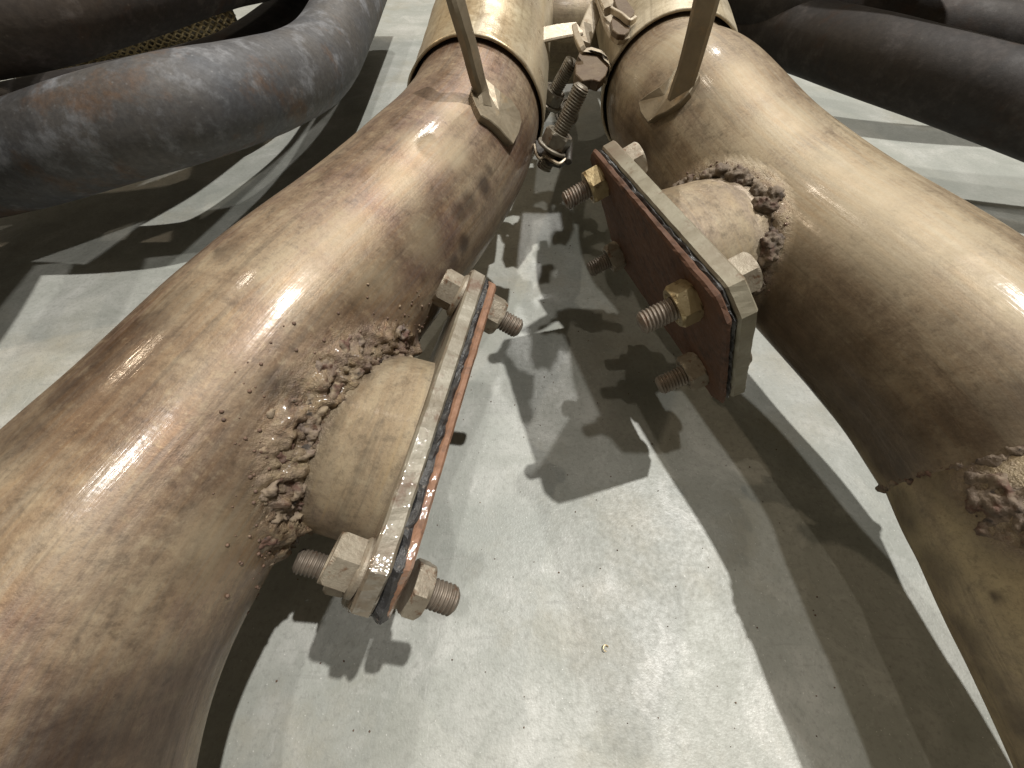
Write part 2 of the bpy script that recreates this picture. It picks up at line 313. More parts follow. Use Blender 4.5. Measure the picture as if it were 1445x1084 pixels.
def plate_mesh(P, d0, d1, name, mat, parent, cham=.011, grow=0., rag=0., bend=0., seg=60, seedv=0, skew=0., taper=False, wet=None, stain=()):
    L, Wd = P.L + 2 * grow, P.W + 2 * grow; c = cham
    cor = [(c, 0), (L - c, 0), (L, c), (L, Wd - c), (L - c, Wd), (c, Wd), (0, Wd - c), (0, c)]
    pts = []
    for i in range(8):
        a, b = np.array(cor[i], float), np.array(cor[(i + 1) % 8], float); k = max(2, int(np.linalg.norm(b - a) / .0016))
        for j in range(k): pts.append(a + (b - a) * j / k)
    pts = np.array(pts) - grow; n = len(pts); ctr = np.array([P.L / 2, P.W / 2])
    def pos(q, d):
        x, y = q; dd = d + skew * (x / P.L) ** 2 * ((d - d1) / (d0 - d1) if taper else 1)
        if bend: 
            e = max(0, x - (P.L - .024)); dd = d + bend * e * e / .024
        return P.o + P.u * x + P.v * y + P.n * dd
    V = []; F = []
    layers = [(.0, d0 + np.sign(d1 - d0) * .0007, .0007), (0, d0, 0), ]
    prof = [(.0010, d0), (0., d0 + .0007 * np.sign(d1 - d0)), (0., d1 - .0007 * np.sign(d1 - d0)), (.0010, d1)]
    ringn = len(prof)
    for ins, d in prof:
        for i, q in enumerate(pts):
            w = q + (ctr - q) / np.linalg.norm(ctr - q) * ins
            if rag:
                z = noise.noise(Vector((q[0] * 260 + seedv, q[1] * 260, d * 900))) + .6 * noise.noise(Vector((q[0] * 700, q[1] * 700 + seedv, d * 2000)))
                w = w + (ctr - q) / np.linalg.norm(ctr - q) * rag * z
            dz = (rag * .4 * noise.noise(Vector((q[0] * 180, q[1] * 180 + seedv, 3)))) if rag else 0
            V.append(pos(w, d + dz))
    for k in range(ringn - 1):
        for i in range(n): F.append((k * n + i, k * n + (i + 1) % n, (k + 1) * n + (i + 1) % n, (k + 1) * n + i))
    # faces filled as a fan of concentric rings so that the face can be uneven
    for base, d in ((0, prof[0][1]), ((ringn - 1) * n, prof[-1][1])):
        prev = base
        for f_ in (.94, .88, .81, .74, .66, .58, .5, .4, .3, .12):
            st = len(V)
            for i, q in enumerate(pts):
                w = ctr + (q - ctr) * f_; V.append(pos(w, d + .00012 * noise.noise(Vector((w[0] * 90, w[1] * 90, d * 99)))))
            for i in range(n): F.append((prev + i, prev + (i + 1) % n, st + (i + 1) % n, st + i))
            prev = st
        F.append(tuple(prev + i for i in range(n)))
    VV = np.array([tuple(v) for v in V]); wt = np.clip(((VV - P.o) @ P.u - wet[0]) / wet[1], 0, 1) if wet else np.zeros(len(V))
    st_ = np.zeros(len(VV))
    for sx, sy in stain:
        d_ = np.linalg.norm(VV - (P.o + P.u * sx + P.v * sy) - np.outer((VV - P.o) @ P.n, P.n), axis=1); st_ = np.maximum(st_, np.clip(1.5 - d_ / .010, 0, 1))
    o = mesh_obj(name, V, F, mat, parent, smooth=False, attr={'wet': wt, 'stain': st_})
    bm = bmesh.new(); bm.from_mesh(o.data); bmesh.ops.recalc_face_normals(bm, faces=bm.faces); bm.to_mesh(o.data); bm.free()
    return o

def axis_frame(d):
    d = Vector(d).normalized(); return d.to_track_quat('Z', 'Y').to_matrix().to_4x4()
def lathe_fn(name, base, d, prof, rfun, segs, mat, parent, smooth=True, spin=0.):
    A = axis_frame(d); A.translation = Vector(base); V = []; F = []
    for k, (z, r) in enumerate(prof):
        for j in range(segs):
            t = 2 * math.pi * j / segs + spin; rr = rfun(k, t - spin, r); V.append(A @ Vector((rr * math.cos(t), rr * math.sin(t), z)))
    n = len(prof)
    for k in range(n - 1):
        for j in range(segs): F.append((k * segs + j, k * segs + (j + 1) % segs, (k + 1) * segs + (j + 1) % segs, (k + 1) * segs + j))
    F.append(tuple(range(segs))[::-1]); F.append(tuple((n - 1) * segs + j for j in range(segs)))
    o = mesh_obj(name, V, F, mat, parent, smooth=smooth); return o
def hexr(af, t): 
    a = (t % (math.pi / 3)) - math.pi / 6; return af / 2 / math.cos(a)
def hex_body(name, base, d, af, h, mat, parent, spin=0., flange=0.):
    prof = []
    if flange: prof += [(0, flange), (.0012, flange), (.0020, flange * .9), (.0021, af)]
    else: prof += [(0, af * .52), (.0007, af)]
    prof += [(h - .0011, af), (h, af * .505), (h + .00002, af * .40), (h - .0005, af * .36)]
    nf = len(prof)
    def rf(k, t, r):
        if r == af: return hexr(af, t)
        if r >= af * .5 and not (flange and k < 3): return min(r, hexr(af, t))
        return r
    return lathe_fn(name, base, d, prof, rf, 72, mat, parent, smooth=False, spin=spin)
def thread(name, base, d, r, length, mat, parent, pitch=.00125, depth=.0006, tip=True):
    A = axis_frame(d); A.translation = Vector(base); V = []; F = []; segs = 32; nz = int(length / (pitch / 8))
    for k in range(nz + 1):
        z = length * k / nz; e = length - z; ch = max(0, 1 - e / .0012) * .0011 if tip else 0
        for j in range(segs):
            t = 2 * math.pi * j / segs; ph = (z / pitch + j / segs) % 1; saw = abs(ph - .5) * 2
            rr = min(r - ch, r - depth * max(0, 1 - saw * 1.35)) if e > .0006 else r - ch - depth * .3
            V.append(A @ Vector((rr * math.cos(t), rr * math.sin(t), z)))
    for k in range(nz):
        for j in range(segs): F.append((k * segs + j, k * segs + (j + 1) % segs, (k + 1) * segs + (j + 1) % segs, (k + 1) * segs + j))
    F.append(tuple(nz * segs + j for j in range(segs)))
    return mesh_obj(name, V, F, mat, parent, smooth=True)

def bolt_on_plate(P, x, y, dpipe, dface, parent, label=None, nutm='brass', headm='bolt', out=.012, spin=0., tilt=(0, 0), flange=0., flip=False, threadm='thread', nut_h=.0068, r=.004):
    """bolt > head, nut, thread : head on the flange side, nut and thread on the open side"""
    n = P.n * (-1 if flip else 1); nn = Vector(n) + Vector(P.u) * tilt[0] + Vector(P.v) * tilt[1]; nn.normalize()
    c = P.o + P.u * x + P.v * y
    hp = c + np.array(nn) * (dpipe if not flip else dface); np_ = c - np.array(nn) * (dface if not flip else dpipe)
    b = bpy.data.objects.new('bolt', None); COL.objects.link(b); b.parent = parent; b.location = Vector(c) - world_loc(parent); b.empty_display_size = .005
    if label: b['label'] = label
    hex_body('bolt_head', hp, nn, .0125, .0072 + (.0015 if flange else 0), M[headm], b, spin, flange)
    hex_body('nut', np_, -nn, .0130, nut_h, M[nutm], b, spin + .3)
    thread('thread', Vector(np_) - nn * .001 , -nn, r, out + nut_h, M[threadm], b)
    return b

def stub(P, axis_pt, r, mat, parent, Lpipe, rp, name='stub', el=1.0, du=0.):
    """short branch tube from the back of the flange into the pipe, plus the curve where both meet"""
    c0 = P.c + P.n * .0035 + P.u * du; c1 = np.array(axis_pt, float); segs = 96; V = []; F = []; UV = []; rings = 40
    for k in range(rings + 1):
        f_ = k / rings; c = c0 * (1 - f_) + c1 * f_
        for j in range(segs + 1):
            t = 2 * math.pi * j / segs; rr = r
            V.append(c + P.u * rr * el * math.cos(t) + P.v * rr * math.sin(t)); UV.append((t * r, f_ * .05))
    for k in range(rings):
        for j in range(segs): a = k * (segs + 1) + j; F.append((a, a + 1, a + segs + 2, a + segs + 1))
    V = np.array(V); curve = []
    for j in range(segs):
        t = 2 * math.pi * j / segs; off = P.u * r * el * math.cos(t) + P.v * r * math.sin(t); hit = None
        for k in range(240):
            p = c0 + (c1 - c0) * k / 240 + off
            if np.min(np.linalg.norm(Lpipe - p, axis=1)) < rp: hit = p; break
        curve.append(hit)
    z = np.zeros(len(V)); C = [c for c in curve if c is not None]
    soot_shade = np.zeros(len(V))
    for c in C: soot_shade = np.maximum(soot_shade, .75 * np.clip(1 - np.linalg.norm(V - c, axis=1) / .010, 0, 1))
    mesh_obj(name, V, F, mat, parent, uvs=UV, attr={'soot': soot_shade * .5, 'pale': z, 'crust': near_curve(V, C, .006) * .8})
    return curve

def swell(V, L, curve, w, h):             # the steel is built up with weld metal and slag beside the joint
    k = near_curve(V, curve, w); idx = np.nonzero(k > 0)[0]; V = V.copy()
    for i in idx:
        q = V[i]; c = L[np.argmin(np.linalg.norm(L - q, axis=1))]; d = q - c; d /= np.linalg.norm(d); p = Vector(q)
        V[i] = q + d * h * min(1, k[i] * 1.3) * max(-.05, .40 + 1.0 * noise.fractal(p * 150, .75, 2., 5) + .35 * abs(noise.noise(p * 420)))
    return V
def near_curve(V, curve, w):
    out = np.zeros(len(V))
    for c in curve:
        if c is not None: out = np.maximum(out, np.clip(1.25 - np.linalg.norm(V - c, axis=1) / w, 0, 1))
    return out
def crust(name, blobs, mat, parent, voxel=.0007, amp=.0006, soft=0):
    me = blob_mesh([q[:3] for q in blobs]); o = bpy.data.objects.new('tmp', me); COL.objects.link(o)
    m = o.modifiers.new('r', 'REMESH'); m.mode = 'VOXEL'; m.voxel_size = voxel; m.use_smooth_shade = True
    if soft: q = o.modifiers.new('s', 'SMOOTH'); q.iterations = soft; q.factor = .5
    dg = bpy.context.evaluated_depsgraph_get(); dg.update(); me2 = bpy.data.meshes.new_from_object(o.evaluated_get(dg))
    bpy.data.objects.remove(o); me2.name = name
    nv = len(me2.vertices); co = np.zeros(nv * 3); me2.vertices.foreach_get('co', co); co = co.reshape(-1, 3)
    nr = np.zeros(nv * 3); me2.vertex_normals.foreach_get('vector', nr); nr = nr.reshape(-1, 3)
    co += nr * (amp * 1.3 * np.array([noise.fractal(Vector(p), .8, 2., 5) for p in co * 330]))[:, None]
    me2.vertices.foreach_set('co', co.ravel()); me2.update()
    me2.materials.clear(); me2.materials.append(mat)
    me2.polygons.foreach_set('use_smooth', [True] * len(me2.polygons))
    w = bpy.data.objects.new(name, me2); COL.objects.link(w); w.parent = parent; w.location = -world_loc(parent); return w

def on_pipe(p, L, r):
    i = np.argmin(np.linalg.norm(L - p, axis=1)); d = p - L[i]; return L[i] + d / np.linalg.norm(d) * r, d / np.linalg.norm(d)

# ---- left exhaust pipe
RP = .036
lp = thing('exhaust_pipe', 'brown heat-stained steel exhaust pipe at left whose cover plate is seen edge-on', 'exhaust pipe', (-.10, .05, 0), 'pair of exhaust pipes with bolted side ports')
Ll, _ = resample(cut(LEFT, -.075, .295), 560)
curveL = stub(PL, (-.091, .075, .067), .0264, M['stub'], lp, LEFT, RP - .0003, el=1.25, du=.004)
V, F, UV = tube_data(Ll, RP, 320, .00035, 1.); V = swell(V, Ll, curveL, .0095, .0042)
soot_shade = spots(V, LEFT, RP, [(683, 262, .0045, .75), (662, 285, .004, .7), (650, 300, .0038, .7), (655, 345, .0045, .75), (690, 240, .003, .5), (640, 372, .003, .5), (600, 395, .003, .4), (398, 548, .005, .75),
    (370, 700, .006, .5), (250, 425, .006, .45), (215, 455, .007, .5), (150, 510, .008, .5), (90, 560, .008, .5), (320, 355, .005, .4), (30, 620, .008, .5), (230, 990, .012, .75), (180, 1060, .016, .8), (100, 1084, .014, .8), (285, 950, .010, .5), (600, 190, .0035, .45), (585, 175, .003, .35),
    (330, 880, .008, .3), (560, 500, .008, .5), (520, 480, .006, .4), (300, 800, .008, .35), (50, 1045, .003, .8)])  # finger marks and smudges; the shade at the near end is painted in
pale = spots(V, LEFT, RP, [(560, 250, .012, .6), (600, 210, .010, .8), (640, 215, .008, .7), (640, 150, .01, .5), (500, 340, .012, .5), (530, 400, .012, .7), (600, 340, .01, .7), (340, 760, .014, .6), (430, 400, .01, .4), (440, 250, .004, .6)])
mesh_obj('pipe', V, F, M['left'], lp, uvs=UV, attr={'soot': soot_shade, 'pale': pale, 'crust': near_curve(V, curveL, .013)})
ax = LEFT[np.argmin(np.linalg.norm(LEFT - (PL.c + PL.n * .05), axis=1))]

blobs = []; spat = []
for j in range(96):
    c = curveL[j]
    if c is None: continue
    q, nrm = on_pipe(c, LEFT, RP); top = c[2] > PL.c[2] - .012
    out = q - PL.c; out -= nrm * (out @ nrm); out /= np.linalg.norm(out)
    blobs.append((c + nrm * .0004, rng.uniform(.0022, .0034), .35, None))
    if top:
        if j % 1 == 0:
            p, nn = on_pipe(c + out * rng.uniform(-.001, .0085) + rng.normal(0, .001, 3), LEFT, RP); rr_ = rng.uniform(.0028, .0058); blobs.append((p - nn * rr_ * .74, rr_, .45, None))
        for _ in range(6):
            w = abs(rng.normal(0, .0060)); p, nn = on_pipe(c + out * w + rng.normal(0, .0015, 3), LEFT, RP)
            rr_ = rng.uniform(.0008, .0026) * max(.4, 1.1 - w * 55); blobs.append((p - nn * rr_ * .5, rr_, .5, None))
        for _ in range(3):
            w = rng.uniform(0, .008); p = c - PL.n * w; rr_ = rng.uniform(.0005, .0015) * (1.1 - w * 80); blobs.append((p, rr_, .5, None))
        for _ in range(9):
            w = rng.normal(.002, .007)
            if w >= 0: p, nn = on_pipe(c + out * w * 1.3 + rng.normal(0, .0025, 3), LEFT, RP); spat.append((p, min(.00062, abs(rng.normal(.0002, .0003)) + .00018)))
            else: spat.append((c + PL.n * w * 1.6, abs(rng.normal(.0002, .0002)) + .0002))
blobs = [(c, max(r, .0007), a, s) for c, r, a, s in blobs]
blobs = [q for i, q in enumerate(blobs) if q[1] > .0024 or i % 3 == 0]
w_ = crust('weld_bead', blobs, M['weld_l'], lp, .0005, .0013, 9)
s_ = blob_obj('weld_spatter', [(p, r, .35) for p, r in spat], M['spatter'], lp); s_['kind'] = 'stuff'
fo = plate_mesh(PL, .0, .0054, 'flange_plate', M['flange_wet'], lp, .009, rag=.0004, wet=(.068, .02), stain=[(.013, .012), (.105, .013)])
plate_mesh(PL, -.0018, -.0001, 'gasket', M['gasket'], lp, .010, -.0002, .0013, seedv=5, skew=-.0022, taper=True)
co = plate_mesh(PL, -.0047, -.0019, 'cover_plate', M['rust_wet'], lp, .011, .0, .0004, bend=.007, seedv=9, skew=-.0024, wet=(.075, .012))
co['label'] = 'orange rusty cover plate bolted over the left port'
bolt_on_plate(PL, .013, .012, .0054, .0048, lp, nutm='bolt', tilt=(-.07, -.05), out=.008, spin=.2, flange=.0085)
bolt_on_plate(PL, .108, .014, .0054, .0074, lp, nutm='bolt', nut_h=.005, tilt=(-.09, -.06), out=.008, spin=.5, flange=.0075)
bolt_on_plate(PL, .108, .049, .0054, .0076, lp, nutm='bolt', out=.010, spin=.9, flip=True)

# ---- right exhaust pipe
rp = thing('exhaust_pipe', 'khaki dusty steel exhaust pipe at right with a wide rusty plate over its port', 'exhaust pipe', (.15, .05, 0), 'pair of exhaust pipes with bolted side ports')
Lr, _ = resample(cut(RIGHT, -.1, .295), 220)
curveR = stub(PR, (.122, .165, .083), .0262, M['stub'], rp, RIGHT, RP - .0003, el=1.10, du=-.006)
V, F, UV = tube_data(Lr, RP, 180, .0003, 7.); V = swell(V, Lr, curveR, .0045, .0014)
soot_shade = spots(V, RIGHT, RP, [(988, 150, .0022, .5), (975, 155, .0018, .4), (995, 180, .002, .35), (1100, 400, .010, .7), (1090, 330, .008, .5), (1070, 440, .010, .85), (1100, 480, .012, .8), (1160, 560, .014, .6), (1200, 600, .014, .7), (1250, 650, .012, .9), (1310, 610, .010, .6), (1380, 590, .012, .8), (1430, 575, .012, .8),
    (930, 200, .006, .6), (905, 215, .008, .7), (890, 180, .006, .5), (880, 230, .008, .6), (1270, 560, .006, .4), (1180, 168, .002, .4), (1110, 168, .002, .35), (1200, 240, .0022, .3), (1340, 540, .004, .5), (1150, 480, .018, .6), (1200, 420, .018, .45), (1110, 380, .014, .5), (1290, 480, .016, .45), (1180, 580, .02, .8), (1260, 610, .016, .8), (1130, 530, .014, .9), (1330, 560, .014, .5), (1400, 520, .012, .4), (1120, 470, .02, .85), (1170, 530, .022, .8), (1220, 590, .022, .85), (1090, 430, .014, .8), (1340, 590, .012, .6)])  # heat stains and scorching, with shade painted along the underside
pale = spots(V, RIGHT, RP, [(1100, 170, .016, .8), (1050, 120, .014, .8), (1200, 260, .02, .8), (960, 60, .012, .9), (1300, 320, .018, .6), (1120, 300, .012, .6), (1420, 400, .016, .5), (900, 110, .01, .6)])
mesh_obj('pipe', V, F, M['right'], rp, uvs=UV, attr={'soot': soot_shade, 'pale': pale, 'crust': near_curve(V, curveR, .006)})
Llow, _ = resample(LOWER, 140)
V, F, UV = tube_data(Llow, .0338, 160, .0004, 3.)
soot_shade = spots(V, LOWER, .0338, [(1275, 720, .010, .7), (1320, 800, .008, .5), (1400, 710, .010, .8), (1430, 760, .008, .6), (1405, 842, .0013, .9), (1370, 900, .006, .5), (1400, 960, .006, .5), (1440, 1020, .006, .6), (1330, 660, .012, .6)])
pc = ray_hit(1425, 715, LOWER, .034)
o = mesh_obj('lower_pipe', V, F, M['lower'], rp, uvs=UV, attr={'soot': soot_shade, 'pale': soot_shade * 0, 'crust': near_curve(V, [pc, pc + np.array([0, .004, 0]), pc - np.array([0, .004, 0])], .010)})
blobs = []; spat = []; k = 0
for j in range(96):
    c = curveR[j]
    if c is None: continue
    q, nrm = on_pipe(c, RIGHT, RP)
    big_ = .5 + .9 * abs(noise.noise(Vector((j * .11, 3.3, 0)))) * 2
    if j % 3 == 0: blobs.append((c + nrm * .0008 * big_ + rng.normal(0, .0008, 3), rng.uniform(.0024, .0042) * big_, .5, None))
    if j % 8 == 0: blobs.append((c + nrm * .002 + rng.normal(0, .001, 3), rng.uniform(.0032, .0048), .6, None))
    blobs.append((c, rng.uniform(.0012, .0022), .35, None))
    if rng.random() < .5: blobs.append((c + rng.normal(0, .0016, 3), rng.uniform(.0009, .0018), .5, None))
    if c[2] > PR.c[2]:
        for _ in range(2): spat.append((c - PR.n * rng.uniform(0, .018) , abs(rng.normal(.0003, .0002)) + .0001))
        out = q - PR.c; out -= nrm * (out @ nrm); out /= np.linalg.norm(out)
        p, nn = on_pipe(c + out * rng.uniform(.001, .006), RIGHT, RP); spat.append((p, abs(rng.normal(.0003, .0002)) + .0001))
crust('weld_bead', blobs, M['weld_r'], rp, .0005, .0011, 4)
s_ = blob_obj('weld_spatter', [(p, r, .35) for p, r in spat], M['spatter'], rp); s_['kind'] = 'stuff'
SR = [(.0125, .010), (.086, .013), (.089, .054), (.012, .054)]
# seam where the lower pipe is welded on
blobs = []; e = RIGHT[-1]; T = RIGHT[-1] - RIGHT[-8]; T /= np.linalg.norm(T); a = np.cross(T, [0, 0, 1]); a /= np.linalg.norm(a); b = np.cross(a, T)
for j in range(260):
    t = 2 * math.pi * j / 260
    blobs.append((e + (a * math.cos(t) + b * math.sin(t)) * .0348 + rng.normal(0, .00025, 3), rng.uniform(.0012, .0018), .3, None))
pc = ray_hit(1425, 715, LOWER, .034)
for _ in range(70):
    p, nn = on_pipe(pc + rng.normal(0, 1, 3) * np.array([.006, .004, .004]), LOWER, .0338); blobs.append((p - nn * .0021, rng.uniform(.0016, .0032), .5, None))
s2 = crust('seam_weld', blobs, M['weld_dark'], rp, .0006, .0010, 6)
plate_mesh(PR, .0042, .0100, 'flange_plate', M['flange'], rp, .007, rag=.00025, stain=SR)
plate_mesh(PR, .0026, .0041, 'gasket', M['gasket'], rp, .007, -.0004, .0012, seedv=2)
co = plate_mesh(PR, .0, .0025, 'cover_plate', M['rust'], rp, .006, .0, .0005, seedv=4, stain=SR); co['label'] = 'brown rusty cover plate bolted over the right port'
bolt_on_plate(PR, .0125, .010, .0100, .0, rp, out=.010, spin=.3)
bolt_on_plate(PR, .086, .013, .0100, .0, rp, out=.0105, spin=.1, flange=.0085)
bolt_on_plate(PR, .089, .054, .0100, .0, rp, nutm='bolt', out=.010, spin=.4)
bolt_on_plate(PR, .012, .054, .0100, .0, rp, nutm='bolt', out=.010, spin=.8)

# ---- hanger straps welded on the pipes
def strip(name, path, widths, normals, th, mat, parent, sub=8):
    P = catmull(path, sub); n = len(P); T = np.gradient(P, axis=0); T /= np.linalg.norm(T, axis=1)[:, None]
    tt = np.linspace(0, len(path) - 1, n); idx = np.arange(len(path))
    Wd = np.interp(tt, idx, widths); Nn = np.stack([np.interp(tt, idx, np.array(normals, float)[:, k]) for k in range(3)], 1)
    V = []; F = []
    for i in range(n):
        nn = Nn[i] - T[i] * (Nn[i] @ T[i]); nn /= np.linalg.norm(nn); s = np.cross(T[i], nn); w = Wd[i] / 2; e = min(th * .35, w * .3)
        prof = [(-w + e, th / 2), (w - e, th / 2), (w, th / 2 - e), (w, -th / 2 + e), (w - e, -th / 2), (-w + e, -th / 2), (-w, -th / 2 + e), (-w, th / 2 - e)]
        for x, y in prof: V.append(P[i] + s * x + nn * y)
    for i in range(n - 1):
        for j in range(8): F.append((i * 8 + j, i * 8 + (j + 1) % 8, (i + 1) * 8 + (j + 1) % 8, (i + 1) * 8 + j))
    F.append(tuple(range(8))[::-1]); F.append(tuple((n - 1) * 8 + j for j in range(8)))
    return mesh_obj(name, V, F, mat, parent, smooth=False)
def V3(v): return np.array(v, float)
def slab(name, top, bottom, mat, parent):                # a flat piece between two outlines, with a middle point so that it can follow a curve
    n = len(top); ct = np.mean(top, 0); cb = np.mean(bottom, 0); ctm = ct; V = list(top) + list(bottom) + [ctm, cb]; F = []
    for i in range(n):
        j = (i + 1) % n; F += [(i, j, 2 * n), (n + j, n + i, 2 * n + 1), (i, n + i, n + j, j)]
    o = mesh_obj(name, V, F, mat, parent, smooth=False)
    bm = bmesh.new(); bm.from_mesh(o.data); bmesh.ops.recalc_face_normals(bm, faces=bm.faces)
    bmesh.ops.bevel(bm, geom=[e for e in bm.edges if len(e.link_faces) == 2 and e.calc_face_angle() > .9], offset=.0004, segments=1, affect='EDGES'); bm.to_mesh(o.data); bm.free(); return o
def foot(outline, L, parent):
    dense = []
    for i in range(len(outline)):
        a_, b_ = outline[i], outline[(i + 1) % len(outline)]
        for k in range(2): dense.append((a_[0] + (b_[0] - a_[0]) * k / 2, a_[1] + (b_[1] - a_[1]) * k / 2))
    top = [ray_hit(x, y, L, RP + .0034) for x, y in dense]; bot = [on_pipe(p, L, RP - .001)[0] for p in top]
    o = slab('hanger_foot', top, bot, M['hanger'], parent)
    return o
foot([(664, 128), (672, 98), (688, 112), (706, 128), (722, 140), (734, 158), (737, 172), (733, 188), (725, 204), (716, 194), (706, 182), (692, 170), (680, 163), (672, 148)], LEFT, lp)
foot([(988, 104), (975, 84), (958, 88), (945, 108), (930, 122), (914, 132), (900, 143), (903, 158), (909, 167), (914, 173), (926, 164), (940, 158), (958, 146), (973, 130)], RIGHT, rp)
hl = [ray_hit(x, y, LEFT, RP + h) for x, y, h in ((683, 152, .0005), (678, 128, .0035), (672, 105, .009), (662, 66, .017), (652, 32, .024), (641, -8, .031), (630, -60, .038))]
hl = [h for h in hl if h is not None]
strip('hanger_strap', hl, [.0075, .0078, .0072, .0072, .0072, .0074, .0074], [(.75, -.45, .4)] * len(hl), .0045, M['hanger'], lp)
hr = [ray_hit(x, y, RIGHT, RP + h) for x, y, h in ((956, 142, .0005), (963, 122, .0035), (971, 98, .008), (980, 66, .015), (988, 36, .022), (998, -4, .030), (1010, -50, .038))]
hr = [h for h in hr if h is not None]
strip('hanger_strap', hr, [.0090, .0092, .0088, .0088, .0088, .009, .009], [(-.35, -.75, .5)] * len(hr), .0035, M['hanger'], rp)

# ---- rear pipes behind the clamps
for L, lab, x in ((LEFT, 'pale rear pipe running back from the gold-tinted clamp band', -.01), (RIGHT, 'pale rear pipe running back from the plain clamp band', .10)):
    t = thing('rear_pipe', lab, 'exhaust pipe', (x, .45, 0), 'rear pipes beyond the clamps')
    Lc, _ = resample(cut(L, .302, .64), 60); V, F, UV = tube_data(Lc, .0355, 96, .0003, 5.)
    z = np.zeros(len(V)); mesh_obj('pipe', V, F, M['rear'], t, uvs=UV, attr={'soot': z, 'pale': z})

t = thing('crossover_pipe', 'shaded cross tube joining both pipes behind the clamps', 'exhaust pipe', (.045, .43, 0))
Lc, _ = resample(smooth_line(catmull([(-.03, .50, .088), (.01, .44, .088), (.045, .425, .086), (.085, .44, .088), (.13, .50, .088)], 12), 8), 60); V, F, UV = tube_data(Lc, .033, 72, .0003, 8.)
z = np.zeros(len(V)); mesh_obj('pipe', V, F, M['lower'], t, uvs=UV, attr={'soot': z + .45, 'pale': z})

# ---- band clamps
def band(L, y0, y1, r, mat, parent, seed, th=.0013, bumps=0.):
    Lc, _ = resample(cut(L, y0, y1), 90); T, N, B = frames(Lc); segs = 128; V = []; F = []; UV = []
    a = np.linspace(0, 2 * np.pi, segs + 1)
    prof = [(i, r) for i in range(len(Lc))] + [(i, r - th) for i in range(len(Lc) - 1, -1, -1)]; n = len(prof)
    for q, (i, rr) in enumerate(prof):
        for j in range(segs + 1):
            d = math.cos(a[j]) * N[i] + math.sin(a[j]) * B[i]; p = Lc[i] + d * rr
            if bumps: p = p + d * bumps * noise.fractal(Vector(p * 60 + seed), 1., 2., 3)
            V.append(p); UV.append((i * .001, a[j] * r))
    for q in range(n):
        for j in range(segs): a0 = q * (segs + 1) + j; a1 = ((q + 1) % n) * (segs + 1) + j; F.append((a0, a0 + 1, a1 + 1, a1))
    V = np.array(V); z = np.zeros(len(V)); mesh_obj('band', V, F, mat, parent, uvs=UV, attr={'soot': z, 'pale': z})
cl = thing('band_clamp', 'gold heat-tinted band clamp wrapped round the left pipe with upright threaded bolts', 'pipe clamp', (-.02, .30, .05), 'band clamps joining the pipes')
band(LEFT, .252, .46, .0392, M['band'], cl, 1, bumps=.0004)
cr = thing('band_clamp', 'plain dusty band clamp round the right pipe with folded lugs on its left', 'pipe clamp', (.10, .30, .05), 'band clamps joining the pipes')
band(RIGHT, .272, .46, .0395, M['band_plain'], cr, 3, bumps=.0002)

def clamp_bolt(p0, p1, parent, r=.004, nutpos=.0, hexm='darkbolt', thm='darkbolt'):
    p0, p1 = Vector(p0), Vector(p1); d = (p1 - p0).normalized(); b = bpy.data.objects.new('bolt', None); COL.objects.link(b)
    b.parent = parent; b.location = p0 - world_loc(parent); b.empty_display_size = .005
    thread('thread', p0 - d * .012, d, r, (p1 - p0).length + .012, M[thm], b)
    hex_body('nut', p0 + d * nutpos, d, .0130, .0068, M[hexm], b, .2)
    lathe_fn('washer', p0 + d * (nutpos - .0016), d, [(0, .0085), (.0003, .0088), (.0012, .0088), (.0015, .0085)], lambda k, t, r_: r_, 40, M['darkbolt'], b)
clamp_bolt(at(782, 206, .092), at(822, 120, .1175), cl)
clamp_bolt(at(776, 142, .086), at(808, 84, .108), cl)
clamp_bolt(at(800, 160, .070), at(824, 98, .100), cl, .0032)
# lug of the left clamp: sheet that leaves the band, carries the nuts and rolls up at its free edge
def px_slab(name, pts, z, drop, mat, parent):
    top = [V3(at(x, y, z if not isinstance(z, tuple) else z[0] + (z[1] - z[0]) * i / len(pts))) for i, (x, y) in enumerate(pts)]
    return slab(name, top, [p + np.array(drop) for p in top], mat, parent)
px_slab('clamp_lug', [(755, 196), (768, 203), (780, 214), (796, 219), (800, 227), (791, 233), (776, 229), (766, 223), (757, 213)], .0875, (0, .001, -.0025), M['soot_steel'], cl)
strip('lug_edge', [at(754, 205, .0885), at(757, 218, .0885), at(762, 224, .0885), (at(769, 221, .0888)), at(778, 226, .0888), at(789, 231, .0885), at(798, 225, .0895)], [.0011] * 7, [(0, -.6, .8)] * 7, .0016, M['strap'], cl, 8)
lathe_fn('lug_pin', at(802, 229, .0890), (.1, 1, .1), [(0, .0014), (.0004, .0018), (.016, .0018), (.0164, .0014)], lambda k, t, r_: r_, 20, M['soot_steel'], cl)
# folded bracket and spreader bar between the clamps
strip('spreader_bar', [at(752, 53, .115), at(790, 45, .115), at(817, 41, .115)], [.0125, .0125, .0115], [(0, -.3, 1)] * 3, .002, M['strap'], cl, 4)
strip('spreader_bar', [at(822, 60, .110), at(830, 38, .111), at(842, 8, .113)], [.010, .010, .010], [(.1, -.6, .8)] * 3, .002, M['strap'], cl, 4)
px_slab('folded_bracket', [(820, 68), (834, 66), (848, 70), (857, 79), (860, 92), (855, 106), (846, 115), (836, 112), (822, 114), (812, 104), (812, 88)], .111, (0, .004, -.006), M['bracket'], cl)
px_slab('folded_bracket', [(819, 70), (835, 66), (850, 71), (858, 80), (862, 94), (857, 80), (848, 74), (834, 70), (822, 73)], .1125, (0, .004, -.010), M['strap'], cl)
strip('bracket_rib', [at(811, 40, .119), at(814, 52, .118), at(820, 66, .1165), at(822, 72, .115)], [.0030, .0034, .0034, .003], [(-.3, -.4, .9)] * 4, .0045, M['strap'], cl, 6)
